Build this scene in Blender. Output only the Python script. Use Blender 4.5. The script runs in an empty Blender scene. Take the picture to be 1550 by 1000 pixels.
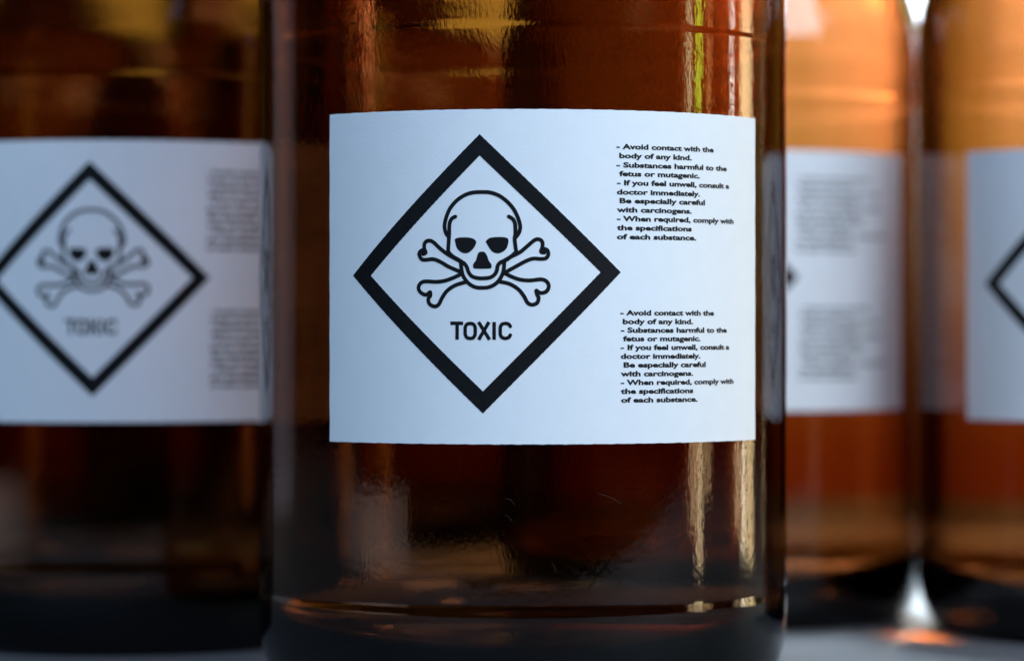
import bpy, bmesh, math
from mathutils import Vector, Matrix

# ------------------------------------------------------------------ camera
S = bpy.context.scene
COL = S.collection
R_ = math.radians

cam_d = bpy.data.cameras.new('camera')
cam = bpy.data.objects.new('camera', cam_d)
COL.objects.link(cam)
cam.location = (0, 0, 0.0675)
cam.rotation_euler = (R_(90), 0, 0)
cam_d.sensor_width = 36
cam_d.lens = 104.56
cam_d.clip_start = 0.01
cam_d.clip_end = 200
cam_d.dof.use_dof = True
cam_d.dof.focus_distance = 0.520
cam_d.dof.aperture_fstop = 9
cam_d.dof.aperture_blades = 0
S.camera = cam

# ------------------------------------------------------------------ world, sun, lamps, exposure
SUN_EL, SUN_AZ = 10.5, 14.0        # low behind the bottles, to the right (azimuth from +Y towards +X)
sdir = Vector((math.sin(R_(SUN_AZ))*math.cos(R_(SUN_EL)), math.cos(R_(SUN_AZ))*math.cos(R_(SUN_EL)), math.sin(R_(SUN_EL))))
w = bpy.data.worlds.new('World')
S.world = w
w.use_nodes = True
nt = w.node_tree
bg = nt.nodes['Background']
sky = nt.nodes.new('ShaderNodeTexSky')
sky.sky_type = 'NISHITA'
sky.sun_disc = False
sky.sun_elevation = R_(SUN_EL)
sky.sun_rotation = R_(SUN_AZ)
nt.links.new(sky.outputs[0], bg.inputs[0])
bg.inputs[1].default_value = SKY = 0.0006
# the warm glow of the low sun in the hazy sky around it
tc = nt.nodes.new('ShaderNodeTexCoord')
glow_bg = nt.nodes.new('ShaderNodeBackground')
glow_sum = nt.nodes.new('ShaderNodeAddShader')
last = None
for power, col in ((8, (0.95, 1.2, 0.42)), (160, (6.0, 6.4, 10.0))):
    dot = nt.nodes.new('ShaderNodeVectorMath')
    dot.operation = 'DOT_PRODUCT'
    dot.inputs[1].default_value = sdir
    nt.links.new(tc.outputs['Generated'], dot.inputs[0])
    mx = nt.nodes.new('ShaderNodeMath')
    mx.operation = 'MAXIMUM'
    mx.inputs[1].default_value = 0
    nt.links.new(dot.outputs['Value'], mx.inputs[0])
    pw = nt.nodes.new('ShaderNodeMath')
    pw.operation = 'POWER'
    pw.inputs[1].default_value = power
    nt.links.new(mx.outputs[0], pw.inputs[0])
    sc = nt.nodes.new('ShaderNodeVectorMath')
    sc.operation = 'SCALE'
    sc.inputs[0].default_value = col
    nt.links.new(pw.outputs[0], sc.inputs['Scale'])
    if last is None:
        last = sc
    else:
        ad = nt.nodes.new('ShaderNodeVectorMath')
        ad.operation = 'ADD'
        nt.links.new(last.outputs[0], ad.inputs[0])
        nt.links.new(sc.outputs[0], ad.inputs[1])
        last = ad
sep = nt.nodes.new('ShaderNodeSeparateXYZ')
nt.links.new(tc.outputs['Generated'], sep.inputs[0])
hz = nt.nodes.new('ShaderNodeMapRange')          # the glow belongs to the sky; the land under the horizon is dark and reddish
hz.interpolation_type = 'SMOOTHSTEP'
hz.inputs['From Min'].default_value = -0.045
hz.inputs['From Max'].default_value = 0.06
nt.links.new(sep.outputs['Z'], hz.inputs[0])
land = nt.nodes.new('ShaderNodeValToRGB')
land.color_ramp.elements[0].color = (0.34, 0.07, 0.03, 1)
land.color_ramp.elements[1].color = (1, 1, 1, 1)
nt.links.new(hz.outputs[0], land.inputs[0])
mul = nt.nodes.new('ShaderNodeVectorMath')
mul.operation = 'MULTIPLY'
nt.links.new(last.outputs[0], mul.inputs[0])
nt.links.new(land.outputs[0], mul.inputs[1])
nt.links.new(mul.outputs[0], glow_bg.inputs[0])
nt.links.new(bg.outputs[0], glow_sum.inputs[0])
nt.links.new(glow_bg.outputs[0], glow_sum.inputs[1])
nt.links.new(glow_sum.outputs[0], nt.nodes['World Output'].inputs[0])

def lamp(name, loc, target, sx, sy, power, color, spread=180):
    d = bpy.data.lights.new(name, 'AREA')
    d.shape = 'RECTANGLE'
    d.size, d.size_y = sx, sy
    d.energy = power
    d.color = color
    d.spread = R_(spread)
    o = bpy.data.objects.new(name, d)
    COL.objects.link(o)
    o.location = loc
    o.rotation_euler = (Vector(target) - Vector(loc)).to_track_quat('-Z', 'Y').to_euler()
    return o

sd = bpy.data.lights.new('sun', 'SUN')
sd.energy = 0.5
sd.angle = R_(1.5)
sd.color = (1.0, 0.86, 0.66)
sun = bpy.data.objects.new('sun', sd)
COL.objects.link(sun)
sun.rotation_euler = (-sdir).to_track_quat('-Z', 'Y').to_euler()

CENTRE = (0.0, 0.58, 0.07)
lamp('key_light', (0.55, 0.12, 0.48), CENTRE, 0.45, 0.4, 3.15, (0.68, 0.84, 1.0))
lamp('front_fill', (-0.55, -0.35, 0.8), CENTRE, 0.7, 0.5, 3.6, (0.34, 0.66, 1.0))
lamp('top_front_light', (-0.02, -0.15, 0.95), CENTRE, 0.5, 0.4, 2.5, (0.64, 0.71, 1.0))  # added lamp, lifts the labels where the key light is blocked
lamp('overhead_sky_light', (0.18, 0.79, 0.60), (0.12, 0.76, 0), 0.15, 0.15, 0.66, (0.70, 0.86, 1.0), spread=30)
lamp('added_amber_caustic', (0.094, 0.640, 0.60), (0.0935, 0.657, 0), 0.01, 0.01, 0.005, (1.0, 0.22, 0.02), spread=2)  # lamp added overhead, its pool imitates a caustic through the amber glass

def strip(name, deg, width, radiance, color, z0=0.0, z1=0.25, dist=0.6, spread=45):  # unseen lamps added to make the reflected streaks in the glass
    """An upright strip lamp standing round the front bottle, deg = bearing seen from it (0 = towards the camera, + = right)."""
    a = R_(deg)
    c = Vector((0.002 + dist*math.sin(a), 0.565 - dist*math.cos(a), (z0+z1)/2))
    power = radiance*math.pi*width*(z1-z0)*math.sin(R_(spread/2))**2
    return lamp(name, c, (0.002, 0.565, (z0+z1)/2), width, z1-z0, power, color, spread)

strip('pale_gold_strip', 71.5, 0.02, 2.0, (1.0, 0.85, 0.45), 0.14, 0.26)
strip('green_strip', 77, 0.03, 3.0, (0.50, 0.75, 0.05), 0.145, 0.26)
strip('rust_strip', 83, 0.02, 1.4, (1.0, 0.40, 0.12), 0.14, 0.26)
strip('white_strip', 97, 0.014, 4.0, (1.0, 0.95, 0.8), 0.14, 0.26)
strip('gold_strip', 107, 0.07, 2.2, (1.0, 0.74, 0.36), 0.13, 0.26)
strip('low_gold_strip', 71.5, 0.016, 1.0, (1.0, 0.72, 0.38), 0.012, 0.09, dist=0.36)
strip('low_gold_strip', 75, 0.018, 1.9, (1.0, 0.74, 0.40), 0.0, 0.09, dist=0.36)
strip('low_gold_strip', 79.5, 0.022, 0.8, (1.0, 0.66, 0.30), 0.02, 0.09, dist=0.36)
strip('low_pale_strip', 98, 0.014, 1.2, (1.0, 0.76, 0.42), 0.01, 0.09, dist=0.36)
strip('low_pale_strip', 103, 0.020, 2.4, (1.0, 0.84, 0.55), 0.002, 0.09, dist=0.36)
strip('low_pale_strip', 108, 0.026, 1.6, (1.0, 0.74, 0.36), 0.0, 0.09, dist=0.36)
strip('low_left_strip', -63, 0.22, 0.20, (1.0, 0.72, 0.62), 0.0, 0.022, dist=0.36)
strip('grey_strip', -125, 0.30, 0.05, (0.75, 0.8, 1.0), 0.0, 0.35)

S.view_settings.view_transform = 'Standard'
S.view_settings.look = 'None'
S.view_settings.exposure = 1.0
S.view_settings.gamma = 1.0
S.render.engine = 'CYCLES'
S.cycles.max_bounces = 32
S.cycles.transmission_bounces = 32
S.cycles.glossy_bounces = 8
S.cycles.transparent_max_bounces = 16
S.cycles.sample_clamp_indirect = 6.0
S.cycles.use_denoising = True
S.cycles.blur_glossy = 0.0
S.cycles.volume_bounces = 0

# ------------------------------------------------------------------ materials
def mat(name):
    m = bpy.data.materials.new(name)
    m.use_nodes = True
    return m, m.node_tree, m.node_tree.nodes['Principled BSDF']

def amber_glass():
    m, t, p = mat('amber_glass')
    p.inputs['Base Color'].default_value = (1, 1, 1, 1)
    p.inputs['Transmission Weight'].default_value = 1
    p.inputs['Roughness'].default_value = 0.0
    p.inputs['IOR'].default_value = 1.5
    tc = t.nodes.new('ShaderNodeTexCoord')
    mp = t.nodes.new('ShaderNodeMapping')
    mp.inputs['Scale'].default_value = (1, 1, 0.45)
    t.links.new(tc.outputs['Object'], mp.inputs[0])
    n1 = t.nodes.new('ShaderNodeTexNoise')          # fine orange peel
    n1.inputs['Scale'].default_value = 1700
    n1.inputs['Detail'].default_value = 2
    n2 = t.nodes.new('ShaderNodeTexNoise')          # slow waviness
    n2.inputs['Scale'].default_value = 90
    n2.inputs['Detail'].default_value = 1
    mp2 = t.nodes.new('ShaderNodeMapping')
    mp2.inputs['Scale'].default_value = (1, 1, 0.14)
    t.links.new(tc.outputs['Object'], mp2.inputs[0])
    t.links.new(mp.outputs[0], n1.inputs['Vector'])
    t.links.new(mp2.outputs[0], n2.inputs['Vector'])
    b1 = t.nodes.new('ShaderNodeBump')
    b1.inputs['Strength'].default_value = 1
    b1.inputs['Distance'].default_value = 0.000018
    b2 = t.nodes.new('ShaderNodeBump')
    b2.inputs['Strength'].default_value = 1
    b2.inputs['Distance'].default_value = 0.00013
    t.links.new(n1.outputs[0], b1.inputs['Height'])
    t.links.new(n2.outputs[0], b2.inputs['Height'])
    t.links.new(b2.outputs[0], b1.inputs['Normal'])
    t.links.new(b1.outputs[0], p.inputs['Normal'])
    v = t.nodes.new('ShaderNodeVolumeAbsorption')
    v.inputs['Color'].default_value = (0.70, 0.485, 0.235, 1)
    v.inputs['Density'].default_value = 860
    t.links.new(v.outputs[0], t.nodes['Material Output'].inputs['Volume'])
    return m

def paper():
    m, t, p = mat('label_paper')
    p.inputs['Roughness'].default_value = 0.45
    p.inputs['Specular IOR Level'].default_value = 0.25
    tc = t.nodes.new('ShaderNodeTexCoord')
    n = t.nodes.new('ShaderNodeTexNoise')
    n.inputs['Scale'].default_value = 260
    n.inputs['Detail'].default_value = 6
    t.links.new(tc.outputs['Object'], n.inputs['Vector'])
    r = t.nodes.new('ShaderNodeMapRange')
    r.inputs['To Min'].default_value = 0.76
    r.inputs['To Max'].default_value = 0.82
    t.links.new(n.outputs[0], r.inputs[0])
    c = t.nodes.new('ShaderNodeCombineColor')
    for i in range(3):
        t.links.new(r.outputs[0], c.inputs[i])
    t.links.new(c.outputs[0], p.inputs['Base Color'])
    b = t.nodes.new('ShaderNodeBump')
    b.inputs['Distance'].default_value = 0.00002
    n2 = t.nodes.new('ShaderNodeTexNoise')
    n2.inputs['Scale'].default_value = 2500
    t.links.new(tc.outputs['Object'], n2.inputs['Vector'])
    t.links.new(n2.outputs[0], b.inputs['Height'])
    t.links.new(b.outputs[0], p.inputs['Normal'])
    return m

def ink():
    m, t, p = mat('black_ink')
    tc = t.nodes.new('ShaderNodeTexCoord')
    n = t.nodes.new('ShaderNodeTexNoise')
    n.inputs['Scale'].default_value = 900
    t.links.new(tc.outputs['Object'], n.inputs['Vector'])
    r = t.nodes.new('ShaderNodeValToRGB')
    r.color_ramp.elements[0].color = (0.004, 0.004, 0.005, 1)
    r.color_ramp.elements[1].color = (0.010, 0.010, 0.011, 1)
    t.links.new(n.outputs[0], r.inputs[0])
    t.links.new(r.outputs[0], p.inputs['Base Color'])
    p.inputs['Roughness'].default_value = 0.5
    p.inputs['Specular IOR Level'].default_value = 0.15
    return m

def cap_plastic():
    m, t, p = mat('black_cap_plastic')
    n = t.nodes.new('ShaderNodeTexNoise')
    n.inputs['Scale'].default_value = 300
    r = t.nodes.new('ShaderNodeMapRange')
    r.inputs['To Min'].default_value = 0.3
    r.inputs['To Max'].default_value = 0.5
    t.links.new(n.outputs[0], r.inputs[0])
    t.links.new(r.outputs[0], p.inputs['Roughness'])
    p.inputs['Base Color'].default_value = (0.015, 0.015, 0.016, 1)
    return m

def table_mat():
    m, t, p = mat('pale_table')
    tc = t.nodes.new('ShaderNodeTexCoord')
    n = t.nodes.new('ShaderNodeTexNoise')
    n.inputs['Scale'].default_value = 30
    n.inputs['Detail'].default_value = 8
    t.links.new(tc.outputs['Object'], n.inputs['Vector'])
    r = t.nodes.new('ShaderNodeValToRGB')
    r.color_ramp.elements[0].color = (0.085, 0.088, 0.092, 1)
    r.color_ramp.elements[1].color = (0.115, 0.118, 0.122, 1)
    t.links.new(n.outputs[0], r.inputs[0])
    t.links.new(r.outputs[0], p.inputs['Base Color'])
    p.inputs['Roughness'].default_value = 0.7
    return m

def dust_mat():
    m, t, p = mat('grey_dust')
    n = t.nodes.new('ShaderNodeTexNoise')
    n.inputs['Scale'].default_value = 2000
    r = t.nodes.new('ShaderNodeValToRGB')
    r.color_ramp.elements[0].color = (0.03, 0.022, 0.015, 1)
    r.color_ramp.elements[1].color = (0.14, 0.11, 0.08, 1)
    t.links.new(n.outputs[0], r.inputs[0])
    t.links.new(r.outputs[0], p.inputs['Base Color'])
    p.inputs['Roughness'].default_value = 0.9
    return m

M_GLASS, M_PAPER, M_INK, M_CAP, M_TABLE, M_DUST = amber_glass(), paper(), ink(), cap_plastic(), table_mat(), dust_mat()

# ------------------------------------------------------------------ helpers
def link(name, me, m, parent=None, smooth=True):
    if m:
        me.materials.clear()
        me.materials.append(m)
    if smooth:
        for f in me.polygons:
            f.use_smooth = True
    o = bpy.data.objects.new(name, me)
    COL.objects.link(o)
    if parent:
        o.parent = parent
    return o

def revolve(name, prof, segs=256, closed=True):
    """Lathe a list of (radius, z) into a mesh; a radius of 0 becomes a pole."""
    bm = bmesh.new()
    rings = []
    for r, z in prof:
        if r < 1e-7:
            rings.append([bm.verts.new((0, 0, z))])
        else:
            rings.append([bm.verts.new((r*math.sin(2*math.pi*i/segs), -r*math.cos(2*math.pi*i/segs), z)) for i in range(segs)])
    n = len(rings)
    for k in range(n - 1):
        a, b = rings[k], rings[k+1]
        for i in range(segs):
            j = (i+1) % segs
            if len(a) == 1:
                bm.faces.new((a[0], b[j], b[i]))
            elif len(b) == 1:
                bm.faces.new((a[i], a[j], b[0]))
            else:
                bm.faces.new((a[i], a[j], b[j], b[i]))
    bmesh.ops.recalc_face_normals(bm, faces=bm.faces)
    me = bpy.data.meshes.new(name)
    bm.to_mesh(me)
    bm.free()
    return me

# ------------------------------------------------------------------ the surface
def make_table():
    bm = bmesh.new()
    bmesh.ops.create_cube(bm, size=1)
    for v in bm.verts:
        v.co = Vector((v.co.x*2.4, v.co.y*0.84 + 0.68, v.co.z*0.04 - 0.02))
    me = bpy.data.meshes.new('table_top')
    bm.to_mesh(me)
    bm.free()
    o = link('table_top', me, M_TABLE, smooth=False)
    o['kind'] = 'structure'
    return o
make_table()

# ------------------------------------------------------------------ the bottle
PANEL = 0.0500       # radius of the label panel
FULL = 0.05013        # radius of the rings above and below it

def bottle_body():
    out = [(0, 0.0022), (0.030, 0.0016), (0.040, 0.0004), (0.0435, 0.0)]
    for i in range(1, 13):                       # rounded heel
        a = R_(90*i/12)
        out.append((0.0435 + (FULL-0.0435)*math.sin(a), 0.016*(1-math.cos(a))))
    out += [(FULL, 0.0165), (FULL, 0.0176), (FULL, 0.0180), (FULL-0.00004, 0.0184), (PANEL+0.00003, 0.0190), (PANEL, 0.0194), (PANEL, 0.0200)]
    for i in range(1, 8):
        out.append((PANEL, 0.0200 + (0.1190-0.0200)*i/8))
    out += [(PANEL, 0.1190), (PANEL, 0.1197), (PANEL, 0.1201), (PANEL+0.00003, 0.1204), (FULL-0.00003, 0.1209), (FULL, 0.1212), (FULL, 0.1217), (FULL, 0.1300), (FULL, 0.131)]
    sh = 0.040
    for i in range(1, 13):                       # domed shoulder
        a = R_(80*i/12)
        out.append((FULL - sh*0.86*(1-math.cos(a)), 0.131 + sh*math.sin(a)))
    out += [(0.0190, 0.173), (0.0178, 0.177), (0.0175, 0.182), (0.0185, 0.1835), (0.0185, 0.186),
            (0.0165, 0.188), (0.0165, 0.202), (0.0155, 0.2035)]
    th = 0.0028
    inn = [(0.0135, 0.2035), (0.0135, 0.182), (0.0145, 0.176), (0.0165, 0.1705)]
    for i in range(12, 0, -1):
        a = R_(80*i/12)
        inn.append((FULL-th - (sh-th)*0.88*(1-math.cos(a)), 0.131 + (sh-th)*math.sin(a)))
    inn += [(PANEL-th, 0.126)]
    for i in range(1, 9):
        inn.append((PANEL-th, 0.126 - (0.126-0.017)*i/8))
    for i in range(1, 11):
        a = R_(90*i/10)
        inn.append((0.034 + (PANEL-th-0.034)*math.cos(a), 0.017 - 0.0095*math.sin(a)))
    inn += [(0.020, 0.0085), (0, 0.0105)]
    return revolve('body', out + inn)

def screw_cap():
    pr = [(0, 0.2075), (0.0190, 0.2075), (0.0202, 0.2068), (0.0206, 0.2055), (0.0206, 0.1895), (0.0200, 0.1890),
          (0.0188, 0.1890), (0.0188, 0.2042), (0, 0.2042)]
    bm = bmesh.new()
    me = revolve('cap', pr, 96)
    bm.from_mesh(me)
    for v in bm.verts:                            # grip ribs
        r = math.hypot(v.co.x, v.co.y)
        if r > 0.0204 and v.co.z < 0.206:
            k = round(math.atan2(v.co.x, -v.co.y)/(2*math.pi)*96)
            if k % 2:
                v.co.x *= 0.975
                v.co.y *= 0.975
    bm.to_mesh(me)
    bm.free()
    return me

# ------------------------------------------------------------------ the label and its print, in millimetres on the unrolled paper
# u runs round the bottle (0 = the side turned to the viewer), v is the height above the table
LAB_R = 50.15
INK_R = 50.19
outer = [(-7.64, 101.5), (17.26, 77.62), (-7.06, 53.13), (-32.21, 77.18)]

inner = [(-7.64, 97.78), (13.54, 77.6), (-7.06, 56.97), (-28.25, 77.13)]

strokes = [[(-13.06, 83.65), (-13.64, 84.42), (-13.89, 85.58), (-13.64, 86.91), (-12.94, 88.59), (-11.69, 90.02), (-10.2, 90.97), (-8.73, 91.39), (-7.14, 91.45), (-5.81, 91.37), (-4.36, 90.88), (-2.91, 89.84), (-1.71, 88.47), (-0.92, 86.84), (-0.58, 85.44), (-0.82, 84.36), (-1.42, 83.55)], [(-11.94, 87.23), (-12.61, 86.85), (-12.99, 85.94), (-13.04, 84.25), (-13.11, 83.29), (-13.24, 81.24)], [(-2.55, 87.2), (-1.83, 86.72), (-1.47, 85.88), (-1.42, 84.2), (-1.54, 83.23), (-1.28, 81.19)], [(-13.24, 81.17), (-12.44, 80.39), (-11.19, 79.66), (-10.33, 79.05), (-9.88, 78.45), (-9.59, 77.61), (-8.98, 76.88), (-8.0, 76.57), (-7.14, 76.52), (-5.93, 76.63), (-5.08, 77.11), (-4.65, 77.83), (-4.48, 78.67), (-4.0, 79.27), (-2.91, 79.75), (-1.95, 80.47), (-1.23, 81.12)], [(-10.95, 79.3), (-10.82, 77.97), (-10.45, 76.77), (-9.59, 75.68), (-8.49, 75.03), (-7.27, 74.88), (-5.93, 75.02), (-4.72, 75.67), (-3.88, 76.75), (-3.44, 77.95), (-3.35, 79.27)], [(-10.33, 79.13), (-11.94, 79.95), (-13.57, 80.88), (-14.83, 81.85), (-16.11, 82.95), (-17.01, 83.08), (-17.58, 82.6), (-17.61, 81.76), (-17.35, 81.03), (-17.87, 80.79)], [(-17.61, 81.59), (-18.36, 81.28), (-18.57, 80.68), (-18.18, 79.95), (-17.53, 79.77), (-15.98, 79.88), (-14.7, 79.44), (-13.19, 78.59), (-11.32, 77.78)], [(-3.88, 79.27), (-2.43, 80.11), (-0.75, 80.95), (0.45, 81.91), (1.89, 83.11), (2.74, 83.24), (3.26, 82.76), (3.26, 81.92), (3.02, 81.12), (3.58, 80.96)], [(3.26, 81.68), (4.06, 81.44), (4.3, 80.72), (3.94, 80.04), (3.1, 79.87), (1.65, 79.92), (0.33, 79.46), (-1.23, 78.62), (-2.79, 77.76)], [(-10.95, 77.25), (-12.44, 76.58), (-13.94, 76.11), (-15.47, 75.95), (-17.53, 76.03), (-18.44, 75.6), (-18.7, 74.76), (-18.18, 74.03), (-17.27, 73.71), (-16.62, 74.14)], [(-16.49, 74.14), (-16.49, 73.54), (-16.88, 72.93), (-16.62, 72.09), (-15.72, 71.68), (-14.96, 72.01), (-14.32, 73.17), (-13.44, 74.37), (-11.94, 75.33), (-9.96, 75.92)], [(-3.15, 77.35), (-1.95, 76.75), (-0.51, 76.27), (1.17, 76.15), (3.1, 76.34), (4.06, 75.91), (4.37, 75.07), (3.94, 74.23), (2.98, 73.99), (2.25, 74.4)], [(2.18, 74.35), (2.37, 73.63), (2.61, 73.15), (2.37, 72.31), (1.53, 71.94), (0.69, 72.3), (0.09, 73.39), (-0.87, 74.59), (-2.43, 75.55), (-4.36, 75.98)]]

fills = [[(-12.06, 83.28), (-11.57, 83.56), (-10.2, 83.65), (-8.85, 83.45), (-8.24, 82.89), (-8.49, 82.05), (-9.22, 81.21), (-10.08, 80.86), (-10.95, 81.1), (-11.69, 81.83)], [(-6.59, 82.89), (-5.93, 83.49), (-4.6, 83.67), (-3.15, 83.6), (-2.62, 83.24), (-2.72, 82.28), (-3.15, 81.44), (-4.12, 80.88), (-5.08, 80.96), (-5.81, 81.56)], [(-7.39, 81.16), (-6.78, 81.08), (-6.34, 80.48), (-6.05, 79.64), (-5.57, 78.92), (-5.57, 78.44), (-5.93, 78.2), (-8.36, 78.2), (-8.78, 78.45), (-8.73, 79.05), (-8.29, 79.65), (-8.0, 80.61), (-7.75, 81.02)]]

toxic = [[(-12.84, 68.75), (-10.54, 68.75)], [(-11.62, 68.75), (-11.62, 65.89)], [(-9.3, 68.73), (-9.87, 68.58), (-10.16, 68.05), (-10.18, 67.43), (-10.16, 66.81), (-9.87, 66.28), (-9.3, 66.13), (-8.73, 66.28), (-8.43, 66.81), (-8.4, 67.43), (-8.43, 68.05), (-8.73, 68.58), (-9.3, 68.73)], [(-7.83, 68.97), (-5.89, 65.89)], [(-5.99, 68.97), (-7.81, 65.89)], [(-5.1, 68.97), (-5.1, 65.89)], [(-2.29, 68.2), (-2.55, 68.58), (-3.17, 68.72), (-3.75, 68.55), (-4.02, 68.05), (-4.04, 67.43), (-4.02, 66.81), (-3.75, 66.33), (-3.17, 66.13), (-2.55, 66.31), (-2.29, 66.71)]]

b1 = [('- Avoid contact with the', 16.44, 37.06, 99.08), ('body of any kind.', 16.98, 31.77, 97.49), ('- Substances harmful to the', 16.44, 40.53, 95.88), ('fetus or mutagenic.', 16.98, 33.62, 94.37), ('- If you feel unwell, consult a', 16.53, 41.24, 92.79), ('doctor immediately.', 16.53, 33.69, 91.18), ('Be especially careful', 17.04, 34.88, 89.67), ('with carcinogens.', 16.53, 31.77, 88.09), ('- When required, comply with', 16.53, 42.53, 86.55), ('the specifications', 16.53, 31.77, 84.97), ('of each substance.', 16.53, 32.8, 83.4)]

b2 = [('- Avoid contact with the', 17.17, 37.13, 70.17), ('body of any kind.', 17.63, 32.08, 68.65), ('- Substances harmful to the', 17.26, 40.57, 67.15), ('fetus or mutagenic.', 17.69, 33.78, 65.66), ('- If you feel unwell, consult a', 17.23, 41.27, 64.14), ('doctor immediately.', 17.26, 33.78, 62.61), ('Be especially careful', 17.79, 35.06, 61.09), ('with carcinogens.', 17.26, 32.08, 59.56), ('- When required, comply with', 17.26, 42.47, 58.04), ('the specifications', 17.26, 32.12, 56.52), ('of each substance.', 17.32, 33.12, 54.99)]

label = [(-37.91, 105.65), (49.67, 106.06), (-37.91, 47.78), (49.67, 47.8), (-1.43, 105.81), (-1.43, 47.83)]


def wrap(verts, radius=INK_R):
    r = []
    for u, v in verts:
        a = u / LAB_R
        r.append((radius*math.sin(a)/1000, -radius*math.cos(a)/1000, v/1000))
    return r

def flat_mesh(name, V, Fc, radius=INK_R):
    me = bpy.data.meshes.new(name)
    me.from_pydata(wrap(V, radius), [], Fc)
    me.update()
    bm = bmesh.new()
    bm.from_mesh(me)
    for f in bm.faces:
        c = f.calc_center_median()
        if f.normal.x*c.x + f.normal.y*c.y < 0:
            f.normal_flip()
    bm.to_mesh(me)
    bm.free()
    return me

def label_sheet():
    u0, u1, v0, v1 = -37.91, 49.67, 47.80, 105.80
    n = 120
    m = 16
    bm = bmesh.new()
    lay = []
    for rad in (LAB_R, PANEL*1000 + 0.03):
        g = []
        for i in range(n+1):
            u = u0 + (u1-u0)*i/n
            col = []
            for j in range(m+1):
                v = v0 + (v1-v0)*j/m
                du = dv = 0
                if i in (0, n):
                    du = 0.05*math.sin(j*2.1+i)
                if j in (0, m):
                    dv = 0.045*math.sin(i*1.7)*math.sin(i*0.53+j)
                a = (u+du)/LAB_R
                col.append(bm.verts.new((rad*math.sin(a)/1000, -rad*math.cos(a)/1000, (v+dv)/1000)))
            g.append(col)
        lay.append(g)
    for L in (0, 1):
        for i in range(n):
            for j in range(m):
                q = (lay[L][i][j], lay[L][i+1][j], lay[L][i+1][j+1], lay[L][i][j+1])
                bm.faces.new(q if L == 0 else q[::-1])
    for i in range(n):
        for j, fl in ((0, 0), (m, 1)):
            q = (lay[0][i][j], lay[1][i][j], lay[1][i+1][j], lay[0][i+1][j])
            bm.faces.new(q[::-1] if fl else q)
    for j in range(m):
        for i, fl in ((0, 1), (n, 0)):
            q = (lay[0][i][j], lay[1][i][j], lay[1][i][j+1], lay[0][i][j+1])
            bm.faces.new(q[::-1] if fl else q)
    bmesh.ops.recalc_face_normals(bm, faces=bm.faces)
    me = bpy.data.meshes.new('label')
    bm.to_mesh(me)
    bm.free()
    # keep the paper's edges crisp
    for f in me.polygons:
        f.use_smooth = True
    me.set_sharp_from_angle(angle=R_(40))
    return me

def diamond_mesh():
    V, Fc = [], []
    n = 60
    for k in range(4):
        a0, a1 = outer[k], outer[(k+1) % 4]
        b0, b1 = inner[k], inner[(k+1) % 4]
        base = len(V)
        for i in range(n+1):
            t = i/n
            ja = 0.03*math.sin(i*2.7+k)*(0 < i < n)
            jb = 0.03*math.sin(i*3.1+k*2)*(0 < i < n)
            p = (a0[0]+(a1[0]-a0[0])*t, a0[1]+(a1[1]-a0[1])*t + ja)
            q = (b0[0]+(b1[0]-b0[0])*t, b0[1]+(b1[1]-b0[1])*t + jb)
            for s in range(5):
                V.append((p[0]+(q[0]-p[0])*s/4, p[1]+(q[1]-p[1])*s/4))
        for i in range(n):
            for s in range(4):
                a = base+i*5+s
                Fc.append((a, a+1, a+6, a+5))
    return flat_mesh('hazard_diamond', V, Fc)

def spline(pts, sub=5):
    if len(pts) < 3:
        return pts
    r = []
    P = [pts[0]] + list(pts) + [pts[-1]]
    for i in range(1, len(P)-2):
        p0, p1, p2, p3 = P[i-1], P[i], P[i+1], P[i+2]
        for k in range(sub):
            t = k/sub
            r.append(tuple(0.5*((2*p1[c]) + (-p0[c]+p2[c])*t + (2*p0[c]-5*p1[c]+4*p2[c]-p3[c])*t*t + (-p0[c]+3*p1[c]-3*p2[c]+p3[c])*t**3) for c in (0, 1)))
    r.append(pts[-1])
    return r

def stroke(V, Fc, pts, w, caps=True):
    n = len(pts)
    base = len(V)
    for i, (x, y) in enumerate(pts):
        a = pts[max(0, i-1)]
        b = pts[min(n-1, i+1)]
        d = math.hypot(b[0]-a[0], b[1]-a[1]) or 1
        nx, ny = -(b[1]-a[1])/d*w/2, (b[0]-a[0])/d*w/2
        V += [(x+nx, y+ny), (x-nx, y-ny)]
    for i in range(n-1):
        a = base+2*i
        Fc.append((a, a+1, a+3, a+2))
    if caps:
        for (x, y) in (pts[0], pts[-1]):
            c = len(V)
            V += [(x+w/2*math.cos(k*math.pi/6), y+w/2*math.sin(k*math.pi/6)) for k in range(12)]
            Fc.append(tuple(range(c, c+12)))

def fan(V, Fc, pts):
    pts = spline(pts + pts[:1], 4)[:-1]
    cx = sum(p[0] for p in pts)/len(pts)
    cy = sum(p[1] for p in pts)/len(pts)
    c = len(V)
    n = len(pts)
    V.append((cx, cy))
    V += [(cx+(x-cx)*0.5, cy+(y-cy)*0.5) for x, y in pts]
    V += pts
    for i in range(n):
        j = (i+1) % n
        Fc.append((c, c+1+i, c+1+j))
        Fc.append((c+1+i, c+1+n+i, c+1+n+j, c+1+j))

def skull_mesh():
    V, Fc = [], []
    for s in strokes:
        stroke(V, Fc, spline(s), 0.70)
    for s in fills:
        fan(V, Fc, s)
    return flat_mesh('skull_and_crossbones', V, Fc)

def heading_mesh():
    V, Fc = [], []
    for s in toxic:
        stroke(V, Fc, spline(s, 4), 0.63, caps=len(s) > 2)
    return flat_mesh('heading_text', V, Fc)

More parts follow.
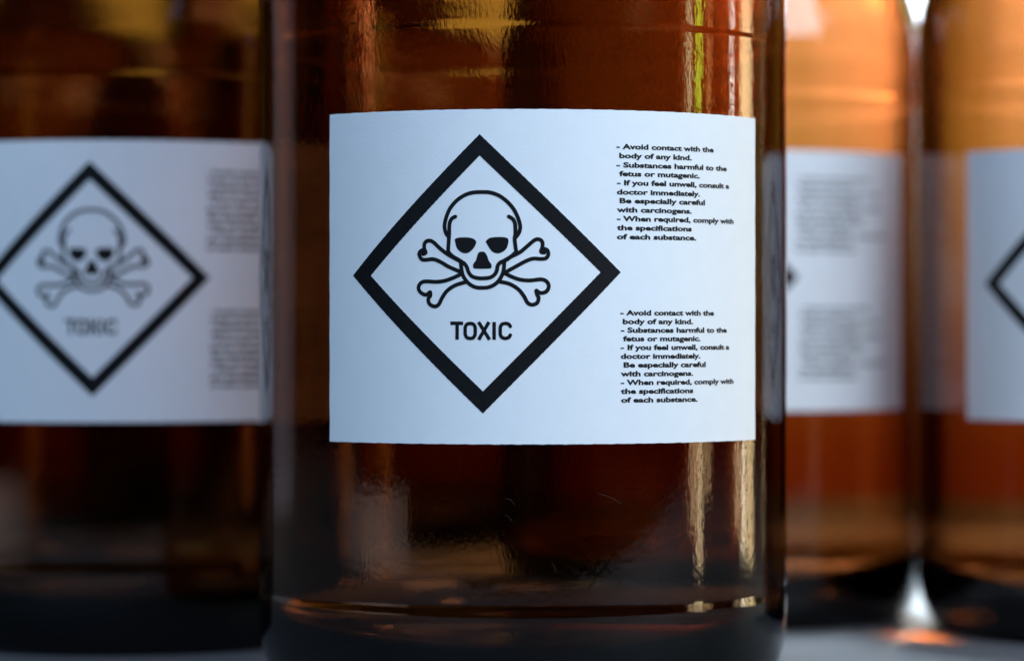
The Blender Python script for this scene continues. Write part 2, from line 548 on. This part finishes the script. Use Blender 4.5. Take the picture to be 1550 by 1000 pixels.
def warning_mesh(lines, cap_h=0.86):
    V, Fc = [], []
    for txt, u0, u1, v in lines:
        c = bpy.data.curves.new('warning_text', 'FONT')
        c.body = txt
        c.size = 1
        c.offset = 0.041
        c.resolution_u = 3
        o = bpy.data.objects.new('warning_text', c)
        COL.objects.link(o)
        dg = bpy.context.evaluated_depsgraph_get()
        me = o.evaluated_get(dg).to_mesh()
        xs = [p.co.x for p in me.vertices]
        x0, x1 = min(xs), max(xs)
        kx = (u1-u0)/(x1-x0)
        ky = cap_h/0.70
        b = len(V)
        V += [(u0+(p.co.x-x0)*kx, v+p.co.y*ky) for p in me.vertices]
        Fc += [tuple(b+i for i in f.vertices) for f in me.polygons]
        o.evaluated_get(dg).to_mesh_clear()
        bpy.data.objects.remove(o)
        bpy.data.curves.remove(c)
    return flat_mesh('warning_text', V, Fc)

def dust_mesh():
    import random
    rnd = random.Random(7)
    V, Fc = [], []
    for k in range(170):
        u, v = rnd.uniform(-55, 55), rnd.choice((rnd.uniform(20.5, 46.5), rnd.uniform(107, 118.5)))
        r = rnd.uniform(0.02, 0.055)*(1.7 if rnd.random() < 0.08 else 1)
        b = len(V)
        n = 6
        V += [(u+r*rnd.uniform(0.6, 1.1)*math.cos(i*math.pi/3), v+r*rnd.uniform(0.6, 1.1)*math.sin(i*math.pi/3)) for i in range(n)]
        Fc.append(tuple(range(b, b+n)))
    for pts in ([(-3.2, 38.3), (-2.6, 38.4), (-1.8, 37.8), (-1.6, 37.3)], [(-3.3, 35.6), (-2.5, 35.2), (-2.0, 34.5)],
                [(13.2, 39.2), (14.4, 38.9), (16.0, 38.2), (17.4, 37.3)], [(-18, 30.5), (-17.2, 30.9), (-16.6, 31.8)],
                [(5.0, 27.1), (5.5, 26.4), (5.6, 25.6)], [(24.5, 33.0), (25.5, 33.3), (26.8, 33.1)]):
        stroke(V, Fc, spline(pts), 0.03)
    return flat_mesh('dust_specks', V, Fc, 50.06)

def make_bottle():
    e = bpy.data.objects.new('reagent_bottle', None)
    e.empty_display_size = 0.02
    COL.objects.link(e)
    link('body', bottle_body(), M_GLASS, e)
    link('cap', screw_cap(), M_CAP, e, smooth=False)
    d = link('dust_specks', dust_mesh(), M_DUST, e)
    d['kind'] = 'stuff'
    lab = link('label', label_sheet(), M_PAPER, e, smooth=False)
    link('hazard_diamond', diamond_mesh(), M_INK, lab)
    link('skull_and_crossbones', skull_mesh(), M_INK, lab)
    link('heading_text', heading_mesh(), M_INK, lab)
    link('warning_text', warning_mesh(b1), M_INK, lab)
    link('warning_text', warning_mesh(b2), M_INK, lab)
    return e

def copy_tree(o, parent=None):
    c = o.copy()
    COL.objects.link(c)
    c.parent = parent
    for ch in [x for x in bpy.data.objects if x.parent == o]:
        copy_tree(ch, c)
    return c

first = make_bottle()
BOTTLES = [
    # x, y, turn, label
    (0.0020, 0.565, 0, 'sharp amber glass bottle standing alone in front, whole white toxic label facing the viewer'),
    (-0.0848, 0.661, 6.5, 'blurred amber bottle left of the front one, its skull label cut by the front bottle'),
    (0.0475, 0.709, -0.8, 'blurred amber bottle peeking out right behind the front one, only its warning text showing'),
    (0.1420, 0.6725, -15.8, 'blurred amber bottle at the far right, only the left corner of its diamond showing'),
    (-0.150, 0.915, 4, 'dim amber bottle in the back row, seen through the left blurred bottle'),
    (-0.045, 0.925, -8, 'dim amber bottle in the back row, hidden behind the sharp front bottle'),
    (0.205, 0.900, 60, 'unseen amber bottle added just past the right edge to keep sky glow off a rim'),  # added out of view to block glow from a neighbour's rim
    (-0.102, 1.032, 3, 'rearmost dim amber bottle, added to darken the gap between the two back row bottles'),  # added to dim the bright patches between the bottles before it
]
LABEL_LIFT = (0, 0.0008, 0.00175, 0.0004, 0, 0.001, 0, 0.0005, 0.0003)     # hand-stuck labels do not all sit level
for i, (x, y, a, lab) in enumerate(BOTTLES):
    o = first if i == 0 else copy_tree(first)
    o.location = (x, y, 0)
    o.rotation_euler = (0, 0, R_(a))
    for ch in o.children:
        if ch.name.startswith('label'):
            ch.location.z = LABEL_LIFT[i]
    o['label'] = lab
    o['category'] = 'bottle'
    o['group'] = 'amber toxic bottles standing in rows'
